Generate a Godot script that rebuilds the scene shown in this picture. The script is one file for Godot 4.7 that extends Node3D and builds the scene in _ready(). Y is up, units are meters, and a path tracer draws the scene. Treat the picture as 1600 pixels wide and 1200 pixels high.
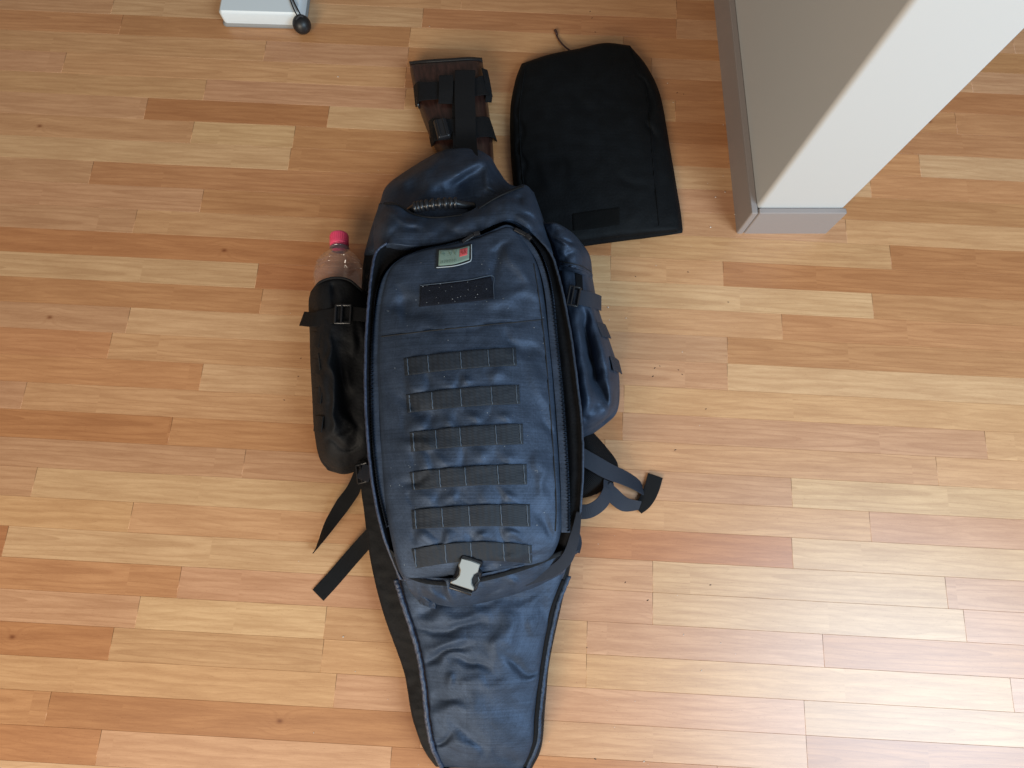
extends Node3D
# A packed black-blue backpack lying on a parquet floor, seen from above.
# W(px, py, mm) gives the point at a height of mm millimetres over the floor that was measured at a spot of the photograph.

const TILT := 14.0
const CAM_H := 1.0
const FOCAL := 950.0
var rng := RandomNumberGenerator.new()
var org := Vector3.ZERO
var M := {}
var heights := {}
var noise := FastNoiseLite.new()
var taken := {}
var smooth_noise := FastNoiseLite.new()


func _ready() -> void:
	rng.seed = 7
	# ---- camera, surroundings, window light, added fill light, exposure ----
	var cam := Camera3D.new()
	cam.name = "camera"
	cam.fov = 2.0 * rad_to_deg(atan(600.0 / FOCAL))
	cam.near = 0.02
	cam.far = 30.0
	cam.position = Vector3(0, CAM_H, 0)
	cam.rotation = Vector3(-PI / 2 + deg_to_rad(TILT), 0, 0)
	add_child(cam)
	cam.current = true
	var env := Environment.new()
	env.background_mode = Environment.BG_COLOR
	env.background_color = Color(0.45, 0.435, 0.415)
	env.background_energy_multiplier = 1.0
	env.tonemap_mode = Environment.TONE_MAPPER_LINEAR
	env.tonemap_exposure = 0.95
	env.sdfgi_enabled = true
	env.ssao_enabled = true
	env.ssil_enabled = true
	var we := WorldEnvironment.new()
	we.name = "surroundings"
	we.environment = env
	add_child(we)
	var win := AreaLight3D.new()
	win.name = "window_light"
	win.area_size = Vector2(1.3, 1.2)
	win.light_color = Color(0.80, 0.915, 1.0)
	win.light_energy = 7.2
	win.shadow_enabled = true
	win.position = Vector3(1.5, 1.6, 0.8)
	add_child(win)
	win.look_at(Vector3(0.1, 0.0, 0.1))
	var second := AreaLight3D.new()  # added fill lamp, unseen; brightens the floor left of the pack
	second.name = "left_fill_light"
	second.area_size = Vector2(1.6, 1.3)
	second.light_color = Color(1.0, 0.945, 0.86)
	second.light_energy = 10.5
	second.shadow_enabled = true
	second.position = Vector3(-1.2, 1.7, 2.3)
	add_child(second)
	second.look_at(Vector3(-0.1, 0.0, 0.0))
	noise.seed = 11
	noise.noise_type = FastNoiseLite.TYPE_SIMPLEX
	noise.frequency = 1.0
	noise.fractal_octaves = 2
	smooth_noise.seed = 5
	smooth_noise.noise_type = FastNoiseLite.TYPE_SIMPLEX
	smooth_noise.frequency = 1.0
	smooth_noise.fractal_type = FastNoiseLite.FRACTAL_NONE
	make_materials()
	make_floor()
	make_wall()
	make_backpack()
	make_stock()
	make_pouch()
	make_bottle()
	make_corner_things()
	make_crumbs()


# ------------------------------------------------------------------ basics
func W(px: float, py: float, mm := 0.0) -> Vector3:
	var a := (px - 800.0) / FOCAL
	var b := (600.0 - py) / FOCAL
	var t := deg_to_rad(TILT)
	var d := Vector3(a, -cos(t) + b * sin(t), -sin(t) - b * cos(t))
	var s := (mm * 0.001 - CAM_H) / d.y
	return Vector3(0, CAM_H, 0) + d * s


func numbered(called: String, parent: Node) -> String:
	var key := str(parent.get_instance_id()) + called
	var n: int = taken.get(key, 0)
	taken[key] = n + 1
	return called if n == 0 else "%s_%03d" % [called, n]


func put(called: String, mesh: Mesh, mat: Material, parent: Node) -> MeshInstance3D:
	var o := MeshInstance3D.new()
	o.name = numbered(called, parent)
	o.mesh = mesh
	o.material_override = mat
	parent.add_child(o, true)
	return o


func tag(o: Node, label: String, category := "", group := "", kind := "") -> void:
	if label:
		o.set_meta("label", label)
	if category:
		o.set_meta("category", category)
	if group:
		o.set_meta("group", group)
	if kind:
		o.set_meta("kind", kind)


func thing(called: String, at: Vector3, label: String, category: String) -> Node3D:
	var o := Node3D.new()
	o.name = numbered(called, self)
	o.position = at
	add_child(o, true)
	tag(o, label, category)
	org = at
	return o


func build(v: PackedVector3Array, idx: PackedInt32Array, uv := PackedVector2Array(), col := PackedColorArray()) -> ArrayMesh:
	var nrm := PackedVector3Array()
	nrm.resize(v.size())
	for k in range(0, idx.size(), 3):
		var a := v[idx[k]]
		var n := (v[idx[k + 2]] - a).cross(v[idx[k + 1]] - a)
		nrm[idx[k]] += n
		nrm[idx[k + 1]] += n
		nrm[idx[k + 2]] += n
	for k in nrm.size():
		nrm[k] = nrm[k].normalized() if nrm[k].length_squared() > 0.0 else Vector3.UP
	var arr := []
	arr.resize(Mesh.ARRAY_MAX)
	arr[Mesh.ARRAY_VERTEX] = v
	arr[Mesh.ARRAY_NORMAL] = nrm
	arr[Mesh.ARRAY_INDEX] = idx
	if uv.size():
		arr[Mesh.ARRAY_TEX_UV] = uv
	if col.size():
		arr[Mesh.ARRAY_COLOR] = col
	var m := ArrayMesh.new()
	m.add_surface_from_arrays(Mesh.PRIMITIVE_TRIANGLES, arr)
	return m


func cr(a: Vector3, b: Vector3, c: Vector3, d: Vector3, t: float) -> Vector3:
	return 0.5 * (2.0 * b + (c - a) * t + (2.0 * a - 5.0 * b + 4.0 * c - d) * t * t + (3.0 * b - a - 3.0 * c + d) * t * t * t)


func along(p: Array, t: float) -> Vector3:
	var n := p.size() - 1
	var f := clampf(t, 0.0, 1.0) * n
	var k := mini(int(f), n - 1)
	var b: Vector3 = p[k]
	var c: Vector3 = p[k + 1]
	var a: Vector3 = p[k - 1] if k > 0 else b * 2.0 - c
	var d: Vector3 = p[k + 2] if k + 2 <= n else c * 2.0 - b
	return cr(a, b, c, d, f - k)


func pts(flat: Array) -> Array:
	var r := []
	for k in range(0, flat.size(), 3):
		r.append(Vector3(flat[k], flat[k + 1], flat[k + 2]))
	return r


func bow(xl: float, yl: float, xr: float, yr: float, he: float, hm: float) -> Array:
	var r := []
	for k in 7:
		var u := k / 6.0
		var s := 1.0 - pow(absf(2.0 * u - 1.0), 2.1)
		r.append(Vector3(lerpf(xl, xr, u), lerpf(yl, yr, u), lerpf(he, hm, s)))
	return r


# Creases: [height in mm, width in px, x, y, x, y, ...]
func crease_at(list: Array, x: float, y: float) -> float:
	var h := 0.0
	var wx := x + 6.0 * smooth_noise.get_noise_2d(x * 0.018, y * 0.018)
	var wy := y + 6.0 * smooth_noise.get_noise_2d(x * 0.018 + 30.0, y * 0.018)
	for c in list:
		var w: float = c[1]
		var best := 1e9
		var where := 0.0
		var segments: int = (c.size() - 4) / 2
		for k in segments:
			var ax: float = c[2 + k * 2]
			var ay: float = c[3 + k * 2]
			var dx: float = c[4 + k * 2] - ax
			var dy: float = c[5 + k * 2] - ay
			var t := clampf(((wx - ax) * dx + (wy - ay) * dy) / (dx * dx + dy * dy), 0.0, 1.0)
			var ex := wx - ax - dx * t
			var ey := wy - ay - dy * t
			var e := ex * ex + ey * ey
			if e < best:
				best = e
				where = (k + t) / segments
		if best < w * w * 7.0:
			var fade := pow(maxf(0.0, sin(PI * clampf(where, 0.03, 0.97))), 0.7)
			h += c[0] * fade * exp(-best / (w * w))
	return h


# A sheet of cloth through rows of points (px, py, mm), with wrinkles, creases and a side wall.
func patch(called: String, rows: Array, nu: int, nv: int, mat: Material, parent: Node, o := {}) -> MeshInstance3D:
	var amp: float = o.get("amp", 1.5)
	var sx: float = o.get("sx", 0.03)
	var sy: float = o.get("sy", 0.03)
	var seedv: float = o.get("seed", 0.0)
	var creases: Array = o.get("creases", [])
	var rnd: Array = o.get("round", [0.0, 0.0, 0.0])
	var follow: String = o.get("follow", "")
	var store: String = o.get("store", "")
	var gain: float = o.get("gain", 1.0)
	var hmap := {}
	var cols := []
	for r in rows:
		var line := []
		for i in nu + 1:
			line.append(along(r, float(i) / nu))
		cols.append(line)
	var v := PackedVector3Array()
	var uv := PackedVector2Array()
	for j in nv + 1:
		var tv := float(j) / nv
		for i in nu + 1:
			var tu := float(i) / nu
			var col := []
			for r in cols.size():
				col.append(cols[r][i])
			var p := along(col, tv)
			var h := p.z
			if follow:
				h += surf(follow, p.x, p.y)
			if rnd[2] > 0.0:
				var eu := minf(tu, 1.0 - tu) / maxf(rnd[0], 1e-4)
				var ev := minf(tv, 1.0 - tv) / maxf(rnd[1], 1e-4)
				var q := Vector2(maxf(0.0, 1.0 - eu), maxf(0.0, 1.0 - ev)).length()
				h -= rnd[2] * (1.0 - sqrt(maxf(0.0, 1.0 - minf(q, 1.0) ** 2)))
			if amp > 0.0:
				var n := noise.get_noise_3d(p.x * sx, p.y * sy, seedv)
				var n2 := 1.0 - 2.4 * absf(noise.get_noise_3d(p.x * sx * 0.8 + 9.0, p.y * sy * 0.8, seedv + 5.0))
				h += amp * (n * 1.0 + n2 * 0.35)
			if creases.size():
				h += crease_at(creases, p.x, p.y) * gain
			h = maxf(h, 1.5)
			v.append(W(p.x, p.y, h) - org)
			uv.append(Vector2(tu, tv))
			if store:
				hmap[Vector2i(int(p.x / 3.0), int(p.y / 3.0))] = h
	if store:
		heights[store] = hmap
	var idx := PackedInt32Array()
	for j in nv:
		for i in nu:
			var a := j * (nu + 1) + i
			var b := a + nu + 1
			idx.append_array(PackedInt32Array([a, a + 1, b + 1, a, b + 1, b]))
	if not o.has("skirt") and not o.has("thick"):
		return put(called, build(v, idx, uv), mat, parent)
	# side wall round the edge
	var loop := PackedInt32Array()
	for i in nu:
		loop.append(i)
	for j in nv:
		loop.append(j * (nu + 1) + nu)
	for i in nu:
		loop.append(nv * (nu + 1) + nu - i)
	for j in nv:
		loop.append((nv - j) * (nu + 1))
	var n := loop.size()
	var steps: int = o.get("steps", 5)
	var bulge: float = o.get("bulge", 0.0) * 0.001
	var v2 := v
	var uv2 := uv
	var idx2 := idx
	var apart: bool = o.has("side_name")
	if apart:
		v2 = PackedVector3Array()
		uv2 = PackedVector2Array()
		idx2 = PackedInt32Array()
	var ring := PackedInt32Array()
	for k in n:
		if apart:
			ring.append(v2.size())
			v2.append(v[loop[k]])
			uv2.append(Vector2(float(k) / n, 0))
		else:
			ring.append(loop[k])
	for s in range(1, steps + 1):
		var f := float(s) / steps
		var nxt := PackedInt32Array()
		for k in n:
			var e := v[loop[k]]
			var t := v[loop[(k + 2) % n]] - v[loop[(k + n - 2) % n]]
			var out := Vector3(t.z, 0, -t.x).normalized()
			var low: float = o.skirt * 0.001 - org.y if o.has("skirt") else e.y - o.thick * 0.001
			var q := e + out * bulge * sin(PI * f * 0.85)
			q.y = lerpf(e.y, minf(low, e.y), f)
			nxt.append(v2.size())
			v2.append(q)
			uv2.append(Vector2(float(k) / n, f))
		for k in n:
			var a := ring[k]
			var b := ring[(k + 1) % n]
			idx2.append_array(PackedInt32Array([a, nxt[k], nxt[(k + 1) % n], a, nxt[(k + 1) % n], b]))
		ring = nxt
	if apart:
		var top := put(called, build(v, idx, uv), mat, parent)
		put(o.side_name, build(v2, idx2, uv2), o.side_mat, parent)
		return top
	return put(called, build(v2, idx2, uv2), mat, parent)


func surf(store: String, px: float, py: float) -> float:
	var d: Dictionary = heights[store]
	var x := px / 3.0 - 0.5
	var y := py / 3.0 - 0.5
	var i := floori(x)
	var j := floori(y)
	var fx := x - i
	var fy := y - j
	var total := 0.0
	var wsum := 0.0
	for dj in 2:
		for di in 2:
			var key := Vector2i(i + di, j + dj)
			if d.has(key):
				var w := (fx if di else 1.0 - fx) * (fy if dj else 1.0 - fy) + 1e-4
				total += w * d[key]
				wsum += w
	if wsum > 0.0:
		return total / wsum
	for r in range(1, 12):
		for dj in range(-r, r + 1):
			for di in range(-r, r + 1):
				var key := Vector2i(i + di, j + dj)
				if d.has(key):
					return d[key]
	return 0.0


# A woven strap along points (px, py, mm); width in mm, tilt in degrees about its own run.
func ribbon(called: String, p: Array, widths: Array, mat: Material, parent: Node, o := {}) -> MeshInstance3D:
	var n: int = o.get("n", 40)
	var thick: float = o.get("thick", 1.6) * 0.001
	var tilts: Array = o.get("tilt", [0.0])
	var follow: String = o.get("follow", "")
	var c := []
	for k in n + 1:
		var q := along(p, float(k) / n)
		if follow:
			q.z += surf(follow, q.x, q.y)
		c.append(W(q.x, q.y, maxf(q.z, 1.2)) - org)
	var v := PackedVector3Array()
	var uv := PackedVector2Array()
	var idx := PackedInt32Array()
	var length := 0.0
	for k in n + 1:
		var t: Vector3 = (c[mini(k + 1, n)] - c[maxi(k - 1, 0)]).normalized()
		var side := t.cross(Vector3.UP)
		side = side.normalized() if side.length() > 0.05 else Vector3.RIGHT
		var f := float(k) / n
		if o.has("side"):
			var sd: Vector2 = o.side
			var fixed := Vector3(sd.x, 0, sd.y)
			side = (fixed - t * fixed.dot(t)).normalized()
		side = side.rotated(t, deg_to_rad(pick(tilts, f)))
		var up := side.cross(t).normalized()
		var w := pick(widths, f) * 0.0005
		if k > 0:
			length += (c[k] - c[k - 1]).length()
		var mid: Vector3 = c[k]
		var ring := [mid - side * w, mid - side * w * 0.96 + up * thick * 0.5, mid + side * w * 0.96 + up * thick * 0.5, mid + side * w, mid + side * w * 0.96 - up * thick * 0.5, mid - side * w * 0.96 - up * thick * 0.5]
		for q in 6:
			v.append(ring[q])
			uv.append(Vector2(length / 0.025, [0.0, 0.02, 0.98, 1.0, 0.98, 0.02][q]))
	for k in n:
		for q in 6:
			var a := k * 6 + q
			var b := k * 6 + (q + 1) % 6
			idx.append_array(PackedInt32Array([a, b, b + 6, a, b + 6, a + 6]))
	for e in [0, n * 6]:
		for q in range(1, 5):
			if e == 0:
				idx.append_array(PackedInt32Array([e, e + q + 1, e + q]))
			else:
				idx.append_array(PackedInt32Array([e, e + q, e + q + 1]))
	return put(called, build(v, idx, uv), mat, parent)


func pick(a: Array, t: float) -> float:
	if a.size() == 1:
		return a[0]
	var f := t * (a.size() - 1)
	var k := mini(int(f), a.size() - 2)
	return lerpf(a[k], a[k + 1], f - k)


func tube_points(c: Array, r: float, sides := 8, taper := []) -> ArrayMesh:
	var v := PackedVector3Array()
	var idx := PackedInt32Array()
	var n := c.size() - 1
	var side := Vector3.ZERO
	for k in n + 1:
		var t: Vector3 = (c[mini(k + 1, n)] - c[maxi(k - 1, 0)]).normalized()
		if side == Vector3.ZERO:
			side = t.cross(Vector3.UP if absf(t.y) < 0.9 else Vector3.RIGHT).normalized()
		side = (side - t * side.dot(t)).normalized()
		var up := side.cross(t)
		var rr := r * (pick(taper, float(k) / n) if taper.size() else 1.0)
		for q in sides:
			var a := TAU * q / sides
			v.append(c[k] + (side * cos(a) + up * sin(a)) * rr)
	for k in n:
		for q in sides:
			var a := k * sides + q
			var b := k * sides + (q + 1) % sides
			idx.append_array(PackedInt32Array([a, a + sides, b + sides, a, b + sides, b]))
	for e in [0, n]:
		var m := v.size()
		v.append(c[e])
		for q in sides:
			var a: int = e * sides + q
			var b: int = e * sides + (q + 1) % sides
			idx.append_array(PackedInt32Array([m, a, b] if e == 0 else [m, b, a]))
	return build(v, idx)


func tube(called: String, p: Array, r_mm: float, mat: Material, parent: Node, o := {}) -> MeshInstance3D:
	var n: int = o.get("n", 60)
	var c := []
	for k in n + 1:
		var q := along(p, float(k) / n)
		if o.has("follow"):
			q.z += surf(o.follow, q.x, q.y)
		if o.has("jitter"):
			q.x += noise.get_noise_2d(k * 0.35, 3.0) * o.jitter
			q.z += noise.get_noise_2d(k * 0.3, 8.0) * o.jitter
		c.append(W(q.x, q.y, maxf(q.z, r_mm)) - org)
	return put(called, tube_points(c, r_mm * 0.001, o.get("sides", 8)), mat, parent)


# A plate cut to an outline (metres, x right, y up the picture), with a bevelled rim, laid at a point.
func plate(outline: PackedVector2Array, thick: float, bevel: float) -> ArrayMesh:
	var v := PackedVector3Array()
	var idx := PackedInt32Array()
	var n := outline.size()
	if Geometry2D.is_polygon_clockwise(outline):
		outline.reverse()
	var inset := PackedVector2Array()
	for k in n:
		var a := (outline[k] - outline[(k + n - 1) % n]).normalized()
		var b := (outline[(k + 1) % n] - outline[k]).normalized()
		var m := (Vector2(-a.y, a.x) + Vector2(-b.y, b.x)).normalized()
		inset.append(outline[k] + m * bevel)
	for layer in [[outline, 0.0], [outline, thick - bevel], [inset, thick]]:
		for q in layer[0]:
			v.append(Vector3(q.x, layer[1], -q.y))
	for l in 2:
		for k in n:
			var a := l * n + k
			var b := l * n + (k + 1) % n
			idx.append_array(PackedInt32Array([a, a + n, b + n, a, b + n, b]))
	var tri := Geometry2D.triangulate_polygon(inset)
	var base := v.size()
	for q in inset:
		v.append(Vector3(q.x, thick, -q.y))
	for k in range(0, tri.size(), 3):
		var a := inset[tri[k]]
		var b := inset[tri[k + 1]]
		var c := inset[tri[k + 2]]
		if (b - a).cross(c - a) > 0.0:
			idx.append_array(PackedInt32Array([base + tri[k], base + tri[k + 2], base + tri[k + 1]]))
		else:
			idx.append_array(PackedInt32Array([base + tri[k], base + tri[k + 1], base + tri[k + 2]]))
	return build(v, idx)


func round_box(sx: float, sy: float, sz: float, b: float) -> ArrayMesh:
	var o := PackedVector2Array()
	for c in [[1, 1], [-1, 1], [-1, -1], [1, -1]]:
		for k in 4:
			var a: float = (k / 3.0) * PI / 2
			var ang: float = a + {[1, 1]: 0.0, [-1, 1]: PI / 2, [-1, -1]: PI, [1, -1]: PI * 1.5}[c]
			o.append(Vector2(c[0] * (sx / 2 - b) + cos(ang) * b, c[1] * (sz / 2 - b) + sin(ang) * b))
	return plate(o, sy, b * 0.6)


func at(o: Node3D, p: Vector3, yaw := 0.0, pitch := 0.0, roll := 0.0) -> Node3D:
	o.position = p - org
	o.rotation_degrees = Vector3(pitch, yaw, roll)
	return o


func lathe(profile: PackedVector2Array, sides: int, dents := 0.0) -> ArrayMesh:   # x radius, y along the axis
	var v := PackedVector3Array()
	var idx := PackedInt32Array()
	for p in profile:
		for q in sides:
			var a := TAU * q / sides
			var d: float = dents * noise.get_noise_3d(cos(a) * 2.2, p.y * 70.0, sin(a) * 2.2) + dents * 0.8 * cos(a * 9.0) * smoothstep(0.02, 0.035, p.x) if p.x > 0.02 else 0.0
			v.append(Vector3(cos(a) * (p.x + d), p.y, sin(a) * (p.x + d)))
	for k in profile.size() - 1:
		for q in sides:
			var a := k * sides + q
			var b := k * sides + (q + 1) % sides
			idx.append_array(PackedInt32Array([a, b, b + sides, a, b + sides, a + sides]))
	return build(v, idx)


# ------------------------------------------------------------------ materials
func lin(r: float, g: float, b: float) -> Color:
	return Color(r, g, b).linear_to_srgb()


func std(c: Color, rough: float, spec := 0.5) -> StandardMaterial3D:
	var m := StandardMaterial3D.new()
	m.albedo_color = c
	m.roughness = rough
	m.metallic_specular = spec
	return m


func noise_normal(freq: float, strength: float, sd: int) -> NoiseTexture2D:
	var t := NoiseTexture2D.new()
	t.width = 512
	t.height = 512
	t.seamless = true
	t.as_normal_map = true
	t.bump_strength = strength
	var n := FastNoiseLite.new()
	n.seed = sd
	n.frequency = freq
	n.fractal_octaves = 4
	t.noise = n
	return t


func cloth(c: Color, rough: float, tex: Texture2D, nrm: Texture2D, nscale: float, spec := 0.5) -> StandardMaterial3D:
	var m := std(c, rough, spec)
	m.albedo_texture = tex
	m.uv1_triplanar = true
	m.uv1_scale = Vector3(3, 3, 3)
	m.normal_enabled = true
	m.normal_texture = nrm
	m.normal_scale = nscale
	return m


func dusty_cloth_image(sd: int, specks: int) -> ImageTexture:
	var im := Image.create(1024, 1024, false, Image.FORMAT_RGB8)
	var n := FastNoiseLite.new()
	n.seed = sd
	n.frequency = 0.008
	n.fractal_octaves = 4
	var r := RandomNumberGenerator.new()
	r.seed = sd
	var grit := 0.0
	for y in 1024:
		for x in 1024:
			var weave := 0.05 * (1.0 if ((x >> 1) + (y >> 1)) % 2 == 0 else -1.0)
			if x % 2 == 0 and y % 2 == 0:
				grit = r.randf_range(-0.14, 0.14)
			var g := 0.78 + 0.16 * n.get_noise_2d(x, y) + weave + grit
			im.set_pixel(x, y, Color(g, g, g))
	for k in specks:
		var x := r.randi_range(1, 1020)
		var y := r.randi_range(1, 1020)
		var g := r.randf_range(0.85, 1.0)
		im.set_pixel(x, y, Color(g, g, g * 0.97))
		if r.randf() < 0.4:
			im.set_pixel(x + 1, y, Color(g, g, g * 0.97))
	return ImageTexture.create_from_image(im)


func make_materials() -> void:
	var tex := dusty_cloth_image(3, 500)
	var nrm := noise_normal(0.11, 4.0, 5)
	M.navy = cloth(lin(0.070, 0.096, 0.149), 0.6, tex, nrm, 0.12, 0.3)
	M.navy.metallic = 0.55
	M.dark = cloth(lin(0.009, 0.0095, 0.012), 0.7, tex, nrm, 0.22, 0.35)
	M.black = cloth(lin(0.006, 0.006, 0.008), 0.8, tex, nrm, 0.22, 0.3)
	M.pouch = cloth(lin(0.0055, 0.0068, 0.0085), 0.68, tex, nrm, 0.16, 0.26)
	M.lit_piping = cloth(lin(0.045, 0.06, 0.11), 0.5, tex, nrm, 0.22)  # bluer cloth: light caught along the left edges is in the colour
	# webbing with ribs across
	var im := Image.create(256, 128, false, Image.FORMAT_RGB8)
	for y in 128:
		for x in 256:
			var g := 0.5 + 0.3 * sin(TAU * x / 12.8) + 0.2 * sin(TAU * y / 10.0 + (PI if int(x / 12.8) % 2 else 0.0))
			im.set_pixel(x, y, Color(g, g, g))
	var rib := ImageTexture.create_from_image(im)
	M.web = std(lin(0.0115, 0.0155, 0.0225), 0.68, 0.4)
	M.web.heightmap_enabled = true
	M.web.heightmap_texture = rib
	M.web.heightmap_scale = 0.05
	M.web_black = M.web.duplicate()
	M.web_black.metallic = 0.0
	M.web_black.metallic_specular = 0.3
	M.web_black.roughness = 0.75
	M.web_black.albedo_color = lin(0.0065, 0.0065, 0.0075)
	M.web_blue = M.web.duplicate()
	M.web_blue.albedo_color = lin(0.018, 0.023, 0.036)
	M.thread = std(lin(0.052, 0.070, 0.098), 0.6)
	M.thread_dark = std(lin(0.004, 0.004, 0.005), 0.8)
	M.plastic = std(lin(0.012, 0.012, 0.014), 0.3)
	M.rubber = std(lin(0.010, 0.011, 0.014), 0.32)
	M.zip = std(lin(0.45, 0.48, 0.52), 0.4)
	M.zip.metallic = 0.5
	M.buckle_glare = std(lin(0.46, 0.46, 0.43), 0.36)  # pale plate colour stands for window glare on black plastic
	M.buckle_glare.metallic = 0.55
	# mesh padding: a knit with small holes
	var km := Image.create(256, 256, false, Image.FORMAT_RGB8)
	for y in 256:
		for x in 256:
			var g := 0.5 + 0.5 * sin(TAU * x / 16.0) * sin(TAU * y / 16.0)
			km.set_pixel(x, y, Color(g, g, g))
	M.knit = std(lin(0.006, 0.006, 0.007), 0.85, 0.25)
	M.knit.heightmap_enabled = true
	M.knit.heightmap_texture = ImageTexture.create_from_image(km)
	M.knit.heightmap_scale = 0.12
	M.knit.uv1_triplanar = true
	M.knit.uv1_scale = Vector3(20, 20, 20)
	# hook tape with lint
	var hm := Image.create(256, 256, false, Image.FORMAT_RGB8)
	var r := RandomNumberGenerator.new()
	r.seed = 5
	for y in 256:
		for x in 256:
			var g := r.randf_range(0.25, 0.7)
			hm.set_pixel(x, y, Color(g, g, g))
	M.hook = std(lin(0.030, 0.037, 0.062), 0.9, 0.3)
	M.hook.albedo_texture = ImageTexture.create_from_image(hm)
	M.hook.heightmap_enabled = true
	M.hook.heightmap_texture = M.hook.albedo_texture
	M.hook.heightmap_scale = 0.1
	M.hook.uv1_triplanar = true
	M.hook.uv1_scale = Vector3(8, 8, 8)
	M.hook_black = M.hook.duplicate()
	M.hook_black.albedo_color = lin(0.004, 0.004, 0.0045)
	M.lint = std(lin(0.42, 0.43, 0.43), 0.8)
	M.green = std(lin(0.18, 0.25, 0.21), 0.5)
	M.green_dark = std(lin(0.085, 0.13, 0.105), 0.5)
	M.red = std(lin(0.50, 0.085, 0.09), 0.45)
	M.red_dark = std(lin(0.36, 0.05, 0.055), 0.45)
	M.pale_rim = std(lin(0.30, 0.34, 0.37), 0.4)  # pale edge of the badge
	M.label_dark = std(lin(0.012, 0.016, 0.020), 0.4)
	M.cap = std(lin(0.88, 0.085, 0.19), 0.35)
	var pet := std(Color(1, 0.93, 0.92, 0.028), 0.03)
	pet.transparency = BaseMaterial3D.TRANSPARENCY_ALPHA
	M.pet = pet
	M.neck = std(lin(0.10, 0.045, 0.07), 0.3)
	M.white = std(lin(0.62, 0.68, 0.72), 0.4)
	M.cord = std(lin(0.012, 0.012, 0.014), 0.7)
	M.ball = std(lin(0.008, 0.008, 0.009), 0.45)
	M.brown_cord = std(lin(0.05, 0.02, 0.015), 0.7)
	M.wall = std(lin(0.50, 0.495, 0.485), 0.85)
	M.skirting = std(lin(0.27, 0.235, 0.225), 0.5)
	M.crumb = std(lin(0.7, 0.66, 0.6), 0.8)
	# dark stained wood of the stock
	var sm := Image.create(128, 512, false, Image.FORMAT_RGB8)
	for y in 512:
		for x in 128:
			var g := 0.8 + 0.14 * noise.get_noise_2d(x * 0.12, y * 0.008) + 0.12 * noise.get_noise_2d(x * 0.5, y * 0.02)
			sm.set_pixel(x, y, Color(g, g * 0.97, g * 0.95))
	M.stock = std(lin(0.046, 0.020, 0.016), 0.35)
	M.stock.albedo_texture = ImageTexture.create_from_image(sm)
	M.butt = std(lin(0.012, 0.010, 0.010), 0.5)


# ------------------------------------------------------------------ floor
func plank_images() -> Array:
	var out := []
	for k in 8:
		var im := Image.create(768, 96, false, Image.FORMAT_RGB8)
		var n := FastNoiseLite.new()
		n.seed = 40 + k
		n.frequency = 1.0
		n.fractal_octaves = 3
		var cathedral := k in [0, 3, 6]
		var cx := rng.randf_range(0.2, 0.8)
		var cy := rng.randf_range(0.2, 0.8)
		var knot := Vector2(rng.randf_range(0.15, 0.85), rng.randf_range(0.3, 0.7)) if k == 5 else Vector2(-9, -9)
		for y in 96:
			var v := y / 96.0
			for x in 768:
				var u := x / 768.0
				var warp := n.get_noise_2d(u * 1.7, v * 0.8) * 0.24 + n.get_noise_2d(u * 7.0, v * 3.0) * 0.02
				var d := v + warp
				if cathedral:
					d = sqrt((v - cy) * (v - cy) + 0.05 * (u - cx) * (u - cx) * 4.0 + 0.002) * 1.6 + warp * 0.5
				var kd := Vector2((u - knot.x) * 8.0, v - knot.y).length()
				d += 0.35 * exp(-kd * kd * 12.0)
				var ring := fposmod(d * (4.2 if cathedral else 5.5), 1.0)
				var late := smoothstep(0.55, 0.93, ring) * (1.0 - smoothstep(0.95, 1.0, ring))
				var streak := n.get_noise_2d(u * 12.0 + 40.0, v * 55.0)
				var broad := n.get_noise_2d(u * 3.0 + 90.0, v * 3.5)
				var fleck := n.get_noise_2d(u * 90.0, v * 40.0 + 70.0)
				var g := 0.86 - (0.10 if cathedral else 0.06) * late * (0.6 + 0.6 * broad) + 0.06 * streak + 0.09 * broad + 0.03 * n.get_noise_2d(u * 40.0, v * 120.0)
				if fleck > 0.52:
					g -= (fleck - 0.52) * 0.7
				g -= 0.28 * exp(-kd * kd * 220.0)
				var red := clampf(0.86 - g, -0.1, 0.5)
				im.set_pixel(x, y, Color(g + 0.02 + red * 0.25, g, g - red * 0.22))
		out.append(ImageTexture.create_from_image(im))
	return out


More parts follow.
